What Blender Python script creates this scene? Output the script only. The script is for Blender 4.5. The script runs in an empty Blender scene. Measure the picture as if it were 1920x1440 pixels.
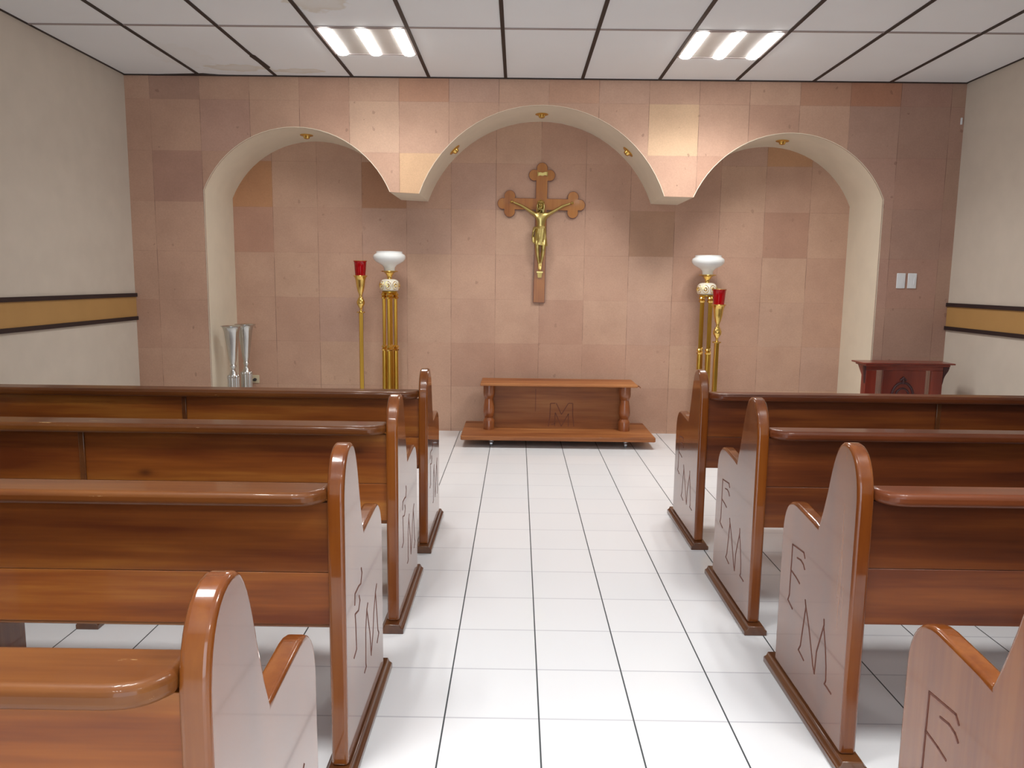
import bpy, bmesh, math, random
from mathutils import Vector, Matrix
random.seed(7)
C = bpy.context.scene.collection
PI = math.pi

# ------------------------------------------------------------------ room numbers
XL, XR = -3.186, 3.559          # side walls
YF, YN = 6.419, 7.058           # arched front wall, rear wall of the niche
YR = -3.2                       # rear wall behind the camera
H = 3.002
PW = (XR - XL) / 11.0           # ceiling panel width

# ------------------------------------------------------------------ camera
cam_d = bpy.data.cameras.new('camera'); cam = bpy.data.objects.new('camera', cam_d); C.objects.link(cam)
pitch, yaw, roll = 0.1339, -0.0063, 0.0120
cam_d.sensor_width = 36.0
cam_d.lens = 1441.4 / 1920 * 36.0
cam_d.clip_start = 0.02
cam.location = (0, 0, 1.3989)
R = Matrix.Rotation(-yaw, 4, 'Z') @ Matrix.Rotation(PI / 2 - pitch, 4, 'X') @ Matrix.Rotation(roll, 4, 'Z')
cam.rotation_euler = R.to_euler()
bpy.context.scene.camera = cam

# ------------------------------------------------------------------ world, light, exposure
sc = bpy.context.scene
w = bpy.data.worlds.new('world'); sc.world = w; w.use_nodes = True
bg = w.node_tree.nodes['Background']
bg.inputs['Color'].default_value = (0.75, 0.87, 1.0, 1); bg.inputs['Strength'].default_value = 1.0
sc.view_settings.view_transform = 'Standard'; sc.view_settings.look = 'None'
sc.view_settings.gamma = 1.0; sc.view_settings.use_curve_mapping = False
sc.view_settings.exposure = 0.25
TUBE_GLOW = 24.0                 # glow of the fluorescent diffusers themselves
TUBE_W = 3.85                    # light each louvred tube throws down into the room
def area(name, loc, rot, sx, sy, power, col):
    d = bpy.data.lights.new(name, 'AREA'); d.shape = 'RECTANGLE'; d.size = sx; d.size_y = sy
    d.energy = power; d.color = col
    o = bpy.data.objects.new(name, d); C.objects.link(o); o.location = loc; o.rotation_euler = rot
    return o
# daylight entering through the wide doorway in the rear wall
area('daylight', (0.2, YR - 0.1, 1.25), (PI / 2, 0, 0), 3.0, 2.2, 52, (0.76, 0.88, 1.0))

# ------------------------------------------------------------------ node helpers
def new_mat(name):
    m = bpy.data.materials.new(name); m.use_nodes = True
    nt = m.node_tree; b = nt.nodes['Principled BSDF']
    return m, nt, b
def N(nt, t, **kw):
    n = nt.nodes.new(t)
    for k, v in kw.items(): setattr(n, k, v)
    return n
def lk(nt, a, b): nt.links.new(a, b)
def math_n(nt, op, a, b=None, c=None):
    n = N(nt, 'ShaderNodeMath', operation=op)
    for i, v in enumerate((a, b, c)):
        if v is None: continue
        if isinstance(v, (int, float)): n.inputs[i].default_value = v
        else: lk(nt, v, n.inputs[i])
    return n.outputs[0]
def mix_c(nt, f, a, b, mode='MIX'):
    n = N(nt, 'ShaderNodeMix', data_type='RGBA', blend_type=mode)
    for idx, v in ((0, f), (6, a), (7, b)):
        if isinstance(v, (int, float)): n.inputs[idx].default_value = v
        elif isinstance(v, tuple): n.inputs[idx].default_value = (*v, 1) if len(v) == 3 else v
        else: lk(nt, v, n.inputs[idx])
    return n.outputs[2]
def ramp(nt, f, stops):
    n = N(nt, 'ShaderNodeValToRGB'); e = n.color_ramp.elements
    while len(e) < len(stops): e.new(0.5)
    for i, (p, c) in enumerate(stops):
        e[i].position = p; e[i].color = (*c, 1) if len(c) == 3 else c
    lk(nt, f, n.inputs[0]); return n.outputs[0]
def noise(nt, vec, scale, detail=3, rough=0.5):
    n = N(nt, 'ShaderNodeTexNoise'); n.inputs['Scale'].default_value = scale
    n.inputs['Detail'].default_value = detail; n.inputs['Roughness'].default_value = rough
    if vec is not None: lk(nt, vec, n.inputs['Vector'])
    return n.outputs['Fac']
def mapped(nt, src, scale=(1, 1, 1), loc=(0, 0, 0)):
    n = N(nt, 'ShaderNodeMapping'); n.inputs['Scale'].default_value = scale; n.inputs['Location'].default_value = loc
    lk(nt, src, n.inputs['Vector']); return n.outputs[0]
def bump(nt, b, h, strength=0.3, dist=0.01):
    n = N(nt, 'ShaderNodeBump'); n.inputs['Strength'].default_value = strength; n.inputs['Distance'].default_value = dist
    lk(nt, h, n.inputs['Height']); lk(nt, n.outputs[0], b.inputs['Normal'])

# ------------------------------------------------------------------ materials
def plain(name, col, rough=0.5, metal=0.0, bumpy=0.0):
    m, nt, b = new_mat(name)
    tc = N(nt, 'ShaderNodeTexCoord').outputs['Object']
    f = noise(nt, tc, 6, 3)
    lo = tuple(c * 0.97 for c in col); hi = tuple(min(1, c * 1.03) for c in col)
    lk(nt, ramp(nt, f, [(0.3, lo), (0.7, hi)]), b.inputs['Base Color'])
    b.inputs['Roughness'].default_value = rough; b.inputs['Metallic'].default_value = metal
    if bumpy: bump(nt, b, noise(nt, tc, 60, 4), bumpy, 0.004)
    return m

def wood(name, dark, mid, light, axis='X', coat=0.6, rough=0.28, knots=0.0, vary=0.25, spec=0.5, chips=False, ior=1.55):
    m, nt, b = new_mat(name)
    tc = N(nt, 'ShaderNodeTexCoord').outputs['Object']
    oi = N(nt, 'ShaderNodeObjectInfo').outputs['Random']
    off = N(nt, 'ShaderNodeVectorMath', operation='ADD')
    cb = N(nt, 'ShaderNodeCombineXYZ')
    for i in range(3): lk(nt, math_n(nt, 'MULTIPLY', oi, 17.0 + 7 * i), cb.inputs[i])
    lk(nt, tc, off.inputs[0]); lk(nt, cb.outputs[0], off.inputs[1])
    vec = off.outputs[0]
    s = {'X': (0.9, 12, 12), 'Y': (12, 0.9, 12), 'Z': (12, 12, 0.9)}[axis]
    s2 = {'X': (1.6, 60, 60), 'Y': (60, 1.6, 60), 'Z': (60, 60, 1.6)}[axis]
    s3 = {'X': (0.8, 3, 3), 'Y': (3, 0.8, 3), 'Z': (3, 3, 0.8)}[axis]
    broad = noise(nt, mapped(nt, vec, s3), 1.3, 2)
    grain = noise(nt, mapped(nt, vec, s), 1.0, 4, 0.6)
    fine = noise(nt, mapped(nt, vec, s2), 1.0, 3, 0.6)
    g = math_n(nt, 'ADD', math_n(nt, 'MULTIPLY', grain, 0.5), math_n(nt, 'ADD', math_n(nt, 'MULTIPLY', broad, 0.38), math_n(nt, 'MULTIPLY', fine, 0.12)))
    col = ramp(nt, g, [(0.38, dark), (0.5, mid), (0.62, light)])
    if knots:
        v = N(nt, 'ShaderNodeTexVoronoi'); v.inputs['Scale'].default_value = 1.0
        ks = {'X': (1.8, 3.4, 3.4), 'Y': (3.4, 1.8, 3.4), 'Z': (3.4, 3.4, 1.8)}[axis]
        lk(nt, mapped(nt, vec, ks), v.inputs['Vector'])
        k = ramp(nt, v.outputs['Distance'], [(0.03, (1, 1, 1)), (0.055, (0.45, 0.45, 0.45)), (0.075, (0.12, 0.12, 0.12)), (0.12, (0, 0, 0))])
        col = mix_c(nt, math_n(nt, 'MULTIPLY', k, knots), col, tuple(c * 0.35 for c in dark))
    # each board takes the stain a little differently
    hv = N(nt, 'ShaderNodeHueSaturation'); hv.inputs['Saturation'].default_value = 1.0
    lk(nt, col, hv.inputs['Color'])
    lk(nt, math_n(nt, 'ADD', math_n(nt, 'MULTIPLY', oi, vary), 1.0 - vary / 2), hv.inputs['Value'])
    col = hv.outputs[0]
    if chips:
        cn = noise(nt, mapped(nt, vec, (6, 60, 60)), 1.0, 5, 0.7)
        cm = ramp(nt, cn, [(0.67, (0, 0, 0)), (0.69, (1, 1, 1))])
        col = mix_c(nt, math_n(nt, 'MULTIPLY', cm, 0.7), col, (0.62, 0.42, 0.2))
    lk(nt, col, b.inputs['Base Color'])
    b.inputs['Roughness'].default_value = rough
    b.inputs['Specular IOR Level'].default_value = spec
    b.inputs['Coat Weight'].default_value = coat; b.inputs['Coat Roughness'].default_value = 0.06
    b.inputs['Coat IOR'].default_value = ior
    bump(nt, b, grain, 0.06, 0.004)
    return m

def stone(name, x0, z0, size, overrides):
    """pink quarry stone squares, every square its own tone, thin joints, pits"""
    m, nt, b = new_mat(name)
    pos = N(nt, 'ShaderNodeTexCoord').outputs['Object']
    sx = N(nt, 'ShaderNodeSeparateXYZ'); lk(nt, pos, sx.inputs[0])
    u = math_n(nt, 'DIVIDE', math_n(nt, 'SUBTRACT', sx.outputs[0], x0), size)
    v = math_n(nt, 'DIVIDE', math_n(nt, 'SUBTRACT', sx.outputs[2], z0), size)
    iu = math_n(nt, 'FLOOR', u); iv = math_n(nt, 'FLOOR', v)
    cb = N(nt, 'ShaderNodeCombineXYZ'); lk(nt, iu, cb.inputs[0]); lk(nt, iv, cb.inputs[1]); cb.inputs[2].default_value = x0 * 3.1
    wn = N(nt, 'ShaderNodeTexWhiteNoise', noise_dimensions='3D'); lk(nt, cb.outputs[0], wn.inputs['Vector'])
    base = ramp(nt, wn.outputs['Value'], [(0.0, (0.508, 0.307, 0.219)), (0.2, (0.531, 0.327, 0.235)), (0.45, (0.548, 0.344, 0.247)),
                                          (0.7, (0.561, 0.355, 0.254)), (0.88, (0.571, 0.369, 0.261)), (1.0, (0.525, 0.333, 0.252))])
    for (cx, cz, colr, amt) in overrides:
        i = math.floor((cx - x0) / size); j = math.floor((cz - z0) / size)
        a = math_n(nt, 'MULTIPLY', math_n(nt, 'COMPARE', iu, float(i), 0.5), math_n(nt, 'COMPARE', iv, float(j), 0.5))
        base = mix_c(nt, math_n(nt, 'MULTIPLY', a, amt), base, colr)
    cloud = noise(nt, pos, 2.6, 4, 0.6)
    base = mix_c(nt, 1.0, base, ramp(nt, cloud, [(0.25, (0.86, 0.84, 0.84)), (0.6, (1.0, 1.0, 1.0)), (0.8, (1.06, 1.06, 1.04))]), 'MULTIPLY')
    fine = noise(nt, pos, 90, 3, 0.7)
    base = mix_c(nt, 1.0, base, ramp(nt, fine, [(0.3, (0.93, 0.93, 0.93)), (0.7, (1.05, 1.05, 1.05))]), 'MULTIPLY')
    # pits and inclusions
    vo = N(nt, 'ShaderNodeTexVoronoi'); vo.inputs['Scale'].default_value = 11; vo.inputs['Randomness'].default_value = 1.0
    wv = N(nt, 'ShaderNodeVectorMath', operation='ADD'); lk(nt, mapped(nt, pos, (1.25, 1.25, 0.9)), wv.inputs[0])
    nn = N(nt, 'ShaderNodeTexNoise'); nn.inputs['Scale'].default_value = 30; lk(nt, pos, nn.inputs['Vector'])
    sc_ = N(nt, 'ShaderNodeVectorMath', operation='SCALE'); lk(nt, nn.outputs['Color'], sc_.inputs[0]); sc_.inputs['Scale'].default_value = 0.035
    lk(nt, sc_.outputs[0], wv.inputs[1]); lk(nt, wv.outputs[0], vo.inputs['Vector'])
    rnd = N(nt, 'ShaderNodeSeparateColor'); lk(nt, vo.outputs['Color'], rnd.inputs[0])
    rad = math_n(nt, 'MULTIPLY', math_n(nt, 'POWER', rnd.outputs[0], 3.5), 0.19)
    pit = math_n(nt, 'LESS_THAN', vo.outputs['Distance'], rad)
    base = mix_c(nt, math_n(nt, 'MULTIPLY', pit, math_n(nt, 'MULTIPLY', rnd.outputs[1], 0.75)), base, (0.16, 0.072, 0.052))
    pale = math_n(nt, 'MULTIPLY', math_n(nt, 'LESS_THAN', vo.outputs['Distance'], 0.025), math_n(nt, 'GREATER_THAN', rnd.outputs[2], 0.8))
    base = mix_c(nt, math_n(nt, 'MULTIPLY', pale, 0.6), base, (0.72, 0.55, 0.45))
    # joints: upright ones darker, level ones faint
    def edge(t, wdt):
        fr = math_n(nt, 'FRACT', t)
        d = math_n(nt, 'MINIMUM', fr, math_n(nt, 'SUBTRACT', 1.0, fr))
        return math_n(nt, 'LESS_THAN', d, wdt)
    jn = noise(nt, mapped(nt, pos, (3, 3, 3)), 1.0, 4, 0.7)
    jm = ramp(nt, jn, [(0.42, (0.15, 0.15, 0.15)), (0.6, (1, 1, 1))])
    base = mix_c(nt, math_n(nt, 'MULTIPLY', edge(u, 0.005), math_n(nt, 'MULTIPLY', jm, 0.75)), base, (0.13, 0.065, 0.05))
    base = mix_c(nt, math_n(nt, 'MULTIPLY', edge(v, 0.0045), math_n(nt, 'MULTIPLY', jm, 0.3)), base, (0.2, 0.10, 0.08))
    lk(nt, base, b.inputs['Base Color'])
    b.inputs['Roughness'].default_value = 0.62
    b.inputs['Specular IOR Level'].default_value = 0.3
    bump(nt, b, fine, 0.12, 0.003)
    return m

def floor_mat():
    m, nt, b = new_mat('white_ceramic_tile')
    pos = N(nt, 'ShaderNodeTexCoord').outputs['Object']
    sx = N(nt, 'ShaderNodeSeparateXYZ'); lk(nt, pos, sx.inputs[0])
    u = math_n(nt, 'DIVIDE', math_n(nt, 'SUBTRACT', sx.outputs[0], 0.0852), 0.305)
    v = math_n(nt, 'DIVIDE', math_n(nt, 'SUBTRACT', sx.outputs[1], 3.5779), 0.3166)
    def dist(t, s):
        fr = math_n(nt, 'FRACT', t)
        return math_n(nt, 'MULTIPLY', math_n(nt, 'MINIMUM', fr, math_n(nt, 'SUBTRACT', 1.0, fr)), s)
    du = dist(u, 0.305); dv = dist(v, 0.3166)
    gu = math_n(nt, 'LESS_THAN', du, 0.0026); gv = math_n(nt, 'LESS_THAN', dv, 0.0021)
    gv2 = math_n(nt, 'LESS_THAN', dv, 0.0045)
    iu = math_n(nt, 'FLOOR', u); iv = math_n(nt, 'FLOOR', v)
    cb = N(nt, 'ShaderNodeCombineXYZ'); lk(nt, iu, cb.inputs[0]); lk(nt, iv, cb.inputs[1])
    wn = N(nt, 'ShaderNodeTexWhiteNoise', noise_dimensions='3D'); lk(nt, cb.outputs[0], wn.inputs['Vector'])
    base = ramp(nt, wn.outputs['Value'], [(0, (0.82, 0.84, 0.865)), (1, (0.85, 0.865, 0.885))])
    base = mix_c(nt, math_n(nt, 'MULTIPLY', gv2, 0.35), base, (0.55, 0.56, 0.60))
    base = mix_c(nt, math_n(nt, 'MULTIPLY', gv, 0.6), base, (0.36, 0.37, 0.42))
    base = mix_c(nt, gu, base, (0.045, 0.055, 0.06))
    lk(nt, base, b.inputs['Base Color'])
    rr = math_n(nt, 'ADD', math_n(nt, 'MULTIPLY', math_n(nt, 'MAXIMUM', gu, gv), 0.5), 0.16)
    lk(nt, rr, b.inputs['Roughness'])
    h = math_n(nt, 'ADD', math_n(nt, 'SUBTRACT', 1.0, math_n(nt, 'MAXIMUM', gu, gv)), math_n(nt, 'MULTIPLY', noise(nt, pos, 5, 2), 0.15))
    bump(nt, b, h, 0.15, 0.002)
    return m

def ceiling_mat():
    m, nt, b = new_mat('ceiling_panel_white')
    pos = N(nt, 'ShaderNodeTexCoord').outputs['Object']
    f = noise(nt, pos, 1.2, 3)
    base = ramp(nt, f, [(0.3, (0.85, 0.885, 0.91)), (0.7, (0.89, 0.925, 0.95))])
    # old water stains
    for (cx, cy, rx, ry, a) in [(-2.20, 6.20, 0.26, 0.10, .8), (-1.74, 6.27, 0.20, 0.07, .9), (-1.20, 4.72, 0.20, 0.20, .8), (-2.5, 5.9, .2, .3, .15)]:
        mp = N(nt, 'ShaderNodeMapping', vector_type='POINT'); mp.inputs['Scale'].default_value = (1 / rx, 1 / ry, 0)
        mp.inputs['Location'].default_value = (-cx / rx, -cy / ry, 0); lk(nt, pos, mp.inputs['Vector'])
        le = N(nt, 'ShaderNodeVectorMath', operation='LENGTH'); lk(nt, mp.outputs[0], le.inputs[0])
        d = math_n(nt, 'ADD', le.outputs['Value'], math_n(nt, 'MULTIPLY', math_n(nt, 'SUBTRACT', noise(nt, pos, 9, 4), 0.5), 1.3))
        k = ramp(nt, d, [(0.0, (.45, .45, .45)), (0.6, (.6, .6, .6)), (0.85, (.9, .9, .9)), (1.0, (0, 0, 0))])
        base = mix_c(nt, math_n(nt, 'MULTIPLY', k, 0.5 * a), base, (0.58, 0.47, 0.27))
    lk(nt, base, b.inputs['Base Color']); b.inputs['Roughness'].default_value = 0.85
    bump(nt, b, noise(nt, pos, 120, 2), 0.08, 0.003)
    return m

def emit(name, col, s):
    m, nt, b = new_mat(name)
    b.inputs['Base Color'].default_value = (0.8, 0.8, 0.8, 1)
    b.inputs['Emission Color'].default_value = (*col, 1); b.inputs['Emission Strength'].default_value = s
    return m
def emit_wash(name, col, s): return emit(name, col, s)

M = {}
OR = (0.60, 0.29, 0.14)
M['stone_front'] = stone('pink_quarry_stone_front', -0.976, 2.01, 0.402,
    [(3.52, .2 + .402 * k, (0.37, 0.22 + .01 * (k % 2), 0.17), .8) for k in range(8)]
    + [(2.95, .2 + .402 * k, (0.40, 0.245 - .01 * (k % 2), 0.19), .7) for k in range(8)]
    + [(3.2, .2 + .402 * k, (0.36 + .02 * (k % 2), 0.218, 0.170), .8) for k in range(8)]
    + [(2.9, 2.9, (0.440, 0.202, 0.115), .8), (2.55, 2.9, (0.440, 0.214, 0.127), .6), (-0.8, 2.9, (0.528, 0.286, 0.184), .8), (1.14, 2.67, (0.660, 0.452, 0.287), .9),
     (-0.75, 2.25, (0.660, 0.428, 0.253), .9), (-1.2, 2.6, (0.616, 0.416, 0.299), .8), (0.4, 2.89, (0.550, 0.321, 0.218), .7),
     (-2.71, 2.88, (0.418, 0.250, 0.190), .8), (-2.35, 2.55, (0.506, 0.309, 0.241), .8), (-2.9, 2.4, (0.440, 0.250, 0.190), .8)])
M['stone_niche'] = stone('pink_quarry_stone_niche', -0.208, 0.823, 0.402,
    [(-2.39, 2.21, (0.517, 0.262, 0.132), .95), (-1.28, 2.24, (0.462, 0.238, 0.138), .9), (2.26, 2.49, (0.550, 0.297, 0.149), .8),
     (1.20, 1.82, (0.440, 0.262, 0.172), .9), (2.49, 1.79, (0.462, 0.262, 0.184), .8), (-2.38, 1.83, (0.484, 0.262, 0.184), .8),
     (-0.4, 2.2, (0.462, 0.286, 0.230), .5), (-0.8, 1.83, (0.517, 0.333, 0.253), .8)])
M['floor'] = floor_mat()
M['ceiling'] = ceiling_mat()
M['grid_dark'] = plain('dark_ceiling_bar', (0.028, 0.016, 0.013), 0.6)
M['grid_grey'] = plain('grey_ceiling_bar', (0.34, 0.29, 0.28), 0.5)
M['cream'] = plain('cream_wall_paint', (0.59, 0.525, 0.445), 0.7, bumpy=0.04)
M['plaster'] = plain('cream_plaster_reveal', (0.78, 0.70, 0.56), 0.6, bumpy=0.03)
M['cork'] = plain('tan_hardboard_band', (0.44, 0.25, 0.085), 0.55)
M['black_trim'] = plain('blackened_trim', (0.018, 0.010, 0.012), 0.4)
W1, W2, W3 = (0.125, 0.026, 0.0040), (0.235, 0.064, 0.0085), (0.37, 0.138, 0.022)
M['wood_x'] = wood('varnished_pine_long', W1, W2, W3, 'X', knots=0.8, vary=.35, coat=.15, rough=.4, spec=.35)
M['wood_rail'] = wood('varnished_pine_rail', (0.085, 0.022, 0.004), (0.135, 0.040, 0.007), (0.20, 0.070, 0.014), 'X', coat=0.45, rough=.42, vary=.2, spec=.2, ior=1.42, chips=True)
M['wood_z'] = wood('varnished_pine_upright', (0.125, 0.029, 0.005), (0.185, 0.049, 0.007), (0.245, 0.075, 0.012), 'Z', coat=1.0, rough=0.25, vary=.2, spec=.25, ior=1.46)
M['wood_x_red'] = wood('reddish_varnished_pine_long', (0.060, 0.012, 0.004), (0.125, 0.029, 0.006), (0.215, 0.060, 0.011), 'X', knots=0.5, vary=.3, coat=.15, rough=.4, spec=.35)
M['wood_rail_red'] = wood('reddish_varnished_pine_rail', (0.075, 0.018, 0.005), (0.12, 0.029, 0.008), (0.165, 0.044, 0.014), 'X', coat=0.45, rough=.42, vary=.15, spec=.2, ior=1.42)
M['wood_y'] = wood('varnished_pine_foot', (0.06, 0.018, 0.006), (0.10, 0.033, 0.010), (0.14, 0.052, 0.016), 'Y', coat=.6)
M['letter'] = plain('dark_carved_groove', (0.13, 0.035, 0.018), 0.6)
M['groove'] = plain('shallow_wood_groove', (0.17, 0.05, 0.02), .6)
M['stand_wood'] = wood('reddish_stand_wood', (0.20, 0.062, 0.020), (0.33, 0.118, 0.036), (0.43, 0.18, 0.06), 'X', coat=.05, rough=.5, spec=.3)
M['stand_col'] = wood('turned_column_wood', (0.18, 0.05, 0.015), (0.29, 0.085, 0.025), (0.37, 0.13, 0.04), 'Z', coat=.4)
M['lect_wood'] = wood('mahogany_red_wood', (0.12, 0.013, 0.007), (0.17, 0.019, 0.010), (0.22, 0.03, 0.015), 'Z', coat=.3)
M['lect_dark'] = plain('dark_carved_mahogany', (0.045, 0.008, 0.010), .5)
M['cross_wood'] = wood('satin_cross_wood', (0.28, 0.088, 0.015), (0.40, 0.150, 0.028), (0.48, 0.20, 0.045), 'Z', coat=.2, rough=.38, spec=.3)
M['cross_edge'] = plain('dark_cross_edge', (0.12, 0.025, 0.012), .4)
M['brass'] = plain('polished_brass', (0.80, 0.55, 0.16), 0.20, 1.0)
M['gold'] = plain('gilt_column_metal', (0.66, 0.41, 0.07), 0.28, 1.0)
M['bronze'] = plain('golden_bronze', (0.56, 0.44, 0.16), 0.30, 1.0)
M['silver'] = plain('worn_chrome', (0.62, 0.63, 0.62), 0.22, 1.0)
M['steel'] = plain('steel_caster', (0.45, 0.46, 0.48), 0.3, 1.0)
M['rubber'] = plain('black_rubber', (0.02, 0.02, 0.022), .6)
M['white_plastic'] = plain('white_plastic', (0.72, 0.74, 0.76), .35)
M['ivory'] = plain('ivory_plastic', (0.62, 0.55, 0.38), .4)
M['porcelain'] = plain('white_gilt_porcelain', (0.78, 0.74, 0.62), .25)
M['pin'] = plain('reflector_grey', (0.55, 0.55, 0.53), .4, .3)
def opal():
    m, nt, b = new_mat('opal_glass'); b.inputs['Base Color'].default_value = (0.86, 0.88, 0.87, 1)
    b.inputs['Roughness'].default_value = .12; b.inputs['Subsurface Weight'].default_value = .3
    b.inputs['Subsurface Radius'].default_value = (.02, .02, .02); b.inputs['Subsurface Scale'].default_value = .5
    return m
def redglass():
    m, nt, b = new_mat('ruby_glass'); b.inputs['Base Color'].default_value = (0.55, 0.006, 0.012, 1)
    b.inputs['Roughness'].default_value = .08; b.inputs['Transmission Weight'].default_value = .55; b.inputs['IOR'].default_value = 1.45
    return m
M['opal'] = opal(); M['ruby'] = redglass()
M['tube'] = emit('fluorescent_diffuser', (1.0, 0.97, 0.93), TUBE_GLOW)

# ------------------------------------------------------------------ mesh helpers
def obj(name, bm, m, parent=None, smooth=True, bevel=0.0, seg=3):
    me = bpy.data.meshes.new(name)
    bmesh.ops.recalc_face_normals(bm, faces=bm.faces[:])
    bm.to_mesh(me); bm.free()
    if isinstance(m, (list, tuple)):
        for k in m: me.materials.append(k)
    else: me.materials.append(m)
    o = bpy.data.objects.new(name, me); C.objects.link(o)
    if parent is not None: o.parent = parent
    if smooth:
        for p in me.polygons: p.use_smooth = True
        me.set_sharp_from_angle(angle=math.radians(38))
    if bevel:
        md = o.modifiers.new('bevel', 'BEVEL'); md.width = bevel; md.segments = seg
        md.limit_method = 'ANGLE'; md.angle_limit = math.radians(40); md.harden_normals = False
    return o
def tag(o, label, cat, group=None):
    o['label'] = label; o['category'] = cat
    if group: o['group'] = group
    return o
def struct(o): o['kind'] = 'structure'; return o
def empty(name, loc, rz=0):
    o = bpy.data.objects.new(name, None); C.objects.link(o); o.location = loc; o.rotation_euler = (0, 0, rz)
    o.empty_display_size = .1
    return o
def box(bm, x0, x1, y0, y1, z0, z1, mi=0):
    vs = [bm.verts.new((x, y, z)) for x in (x0, x1) for y in (y0, y1) for z in (z0, z1)]
    for f in ((0, 1, 3, 2), (4, 6, 7, 5), (0, 4, 5, 1), (2, 3, 7, 6), (0, 2, 6, 4), (1, 5, 7, 3)):
        fc = bm.faces.new([vs[i] for i in f]); fc.material_index = mi
def prism(bm, pts, f0, f1):
    """pts: list of 2D; f0,f1 map (a,b)->3D for both ends"""
    n = len(pts)
    a = [bm.verts.new(f0(p)) for p in pts]; b = [bm.verts.new(f1(p)) for p in pts]
    bm.faces.new(a); bm.faces.new(b[::-1])
    for i in range(n):
        j = (i + 1) % n
        bm.faces.new((a[j], a[i], b[i], b[j]))
def lathe(bm, prof, cx=0, cy=0, n=28, flute=0, famp=0.0):
    rings = []
    for (r, z) in prof:
        ring = []
        for k in range(n):
            a = 2 * PI * k / n
            rr = max(r, 0.0004) * (1 + (famp * math.cos(flute * a) if flute else 0))
            ring.append(bm.verts.new((cx + rr * math.cos(a), cy + rr * math.sin(a), z)))
        rings.append(ring)
    for i in range(len(rings) - 1):
        for k in range(n):
            j = (k + 1) % n
            bm.faces.new((rings[i][k], rings[i][j], rings[i + 1][j], rings[i + 1][k]))
    bm.faces.new(rings[0][::-1]); bm.faces.new(rings[-1])
def bez(p0, p1, p2, p3, n=8):
    out = []
    for i in range(1, n + 1):
        t = i / n; s = 1 - t
        out.append(tuple(s**3 * a + 3 * s * s * t * b + 3 * s * t * t * c + t**3 * d for a, b, c, d in zip(p0, p1, p2, p3)))
    return out
def tube(bm, pts, radii, n=10):
    """round tube through 3D points with a radius per point"""
    pts = [Vector(p) for p in pts]; rings = []
    up = Vector((0, 0, 1))
    for i, p in enumerate(pts):
        d = (pts[min(i + 1, len(pts) - 1)] - pts[max(i - 1, 0)]).normalized()
        u = d.cross(up)
        if u.length < 0.05: u = d.cross(Vector((0, 1, 0)))
        u.normalize(); v = d.cross(u).normalized()
        rings.append([bm.verts.new(p + radii[i] * (math.cos(2 * PI * k / n) * u + math.sin(2 * PI * k / n) * v)) for k in range(n)])
    for i in range(len(rings) - 1):
        for k in range(n):
            j = (k + 1) % n
            bm.faces.new((rings[i][k], rings[i][j], rings[i + 1][j], rings[i + 1][k]))
    bm.faces.new(rings[0][::-1]); bm.faces.new(rings[-1])

def copy_tree(o, parent=None):
    c = o.copy(); C.objects.link(c)
    if parent is not None: c.parent = parent
    for ch in [x for x in bpy.data.objects if x.parent == o]: copy_tree(ch, c)
    return c

# ------------------------------------------------------------------ THE SETTING
bm = bmesh.new(); box(bm, XL - .1, XR + .1, YR - .1, YN + .1, -0.1, 0.0); struct(obj('floor', bm, M['floor'], smooth=False))

# ceiling slab with openings for nothing: fixtures sit just under it in the grid
bm = bmesh.new(); box(bm, XL - .1, XR + .1, YR - .1, YN + .1, H, H + 0.1)
ceil = struct(obj('ceiling', bm, M['ceiling'], smooth=False))
bm = bmesh.new()
for i in range(1, 11):
    x = XL + i * PW; box(bm, x - 0.0125, x + 0.0125, YR, YF, H - 0.006, H)
for x0, x1 in ((XL, XL + 0.014), (XR - 0.014, XR)): box(bm, x0, x1, YR, YF, H - 0.006, H)
box(bm, XL, XR, YF - 0.014, YF, H - 0.008, H)
# displaced bars: the gap that opened beside two of the left panels
prism(bm, [(XL + 2 * PW - .02, 5.86), (XL + 2 * PW + .0, 5.80), (XL + 2 * PW + .022, 5.86), (XL + 2 * PW + .034, 6.16), (XL + 2 * PW + .0, 6.2)],
      lambda p: (p[0], p[1], H - 0.007), lambda p: (p[0], p[1], H))
prism(bm, [(XL + .25, YF - .01), (XL + PW - .05, YF - .045), (XL + PW + .05, YF - .055), (XL + PW + .16, YF - .02), (XL + PW + .3, YF - .01)],
      lambda p: (p[0], p[1], H - 0.009), lambda p: (p[0], p[1], H))
obj('ceiling_grid', bm, M['grid_dark'], ceil, smooth=False)
bm = bmesh.new()
y = YF - 2 * PW
while y > YR:
    box(bm, XL, XR, y - 0.012, y + 0.012, H - 0.0045, H); y -= 2 * PW
g2 = obj('ceiling_grid', bm, M['grid_grey'], ceil, smooth=False)

def side_wall(name, x0, x1):
    bm = bmesh.new(); box(bm, x0, x1, YR - .1, YN + .1, 0, H); return struct(obj(name, bm, M['cream'], smooth=False))
side_wall('wall_left', XL - .1, XL); side_wall('wall_right', XR, XR + .1)

# rear wall behind the camera with the wide doorway the daylight comes through
bm = bmesh.new()
box(bm, XL, -1.3, YR - .1, YR, 0, H); box(bm, 1.7, XR, YR - .1, YR, 0, H); box(bm, -1.3, 1.7, YR - .1, YR, 2.35, H)
struct(obj('wall_rear', bm, M['cream'], smooth=False))

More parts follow.
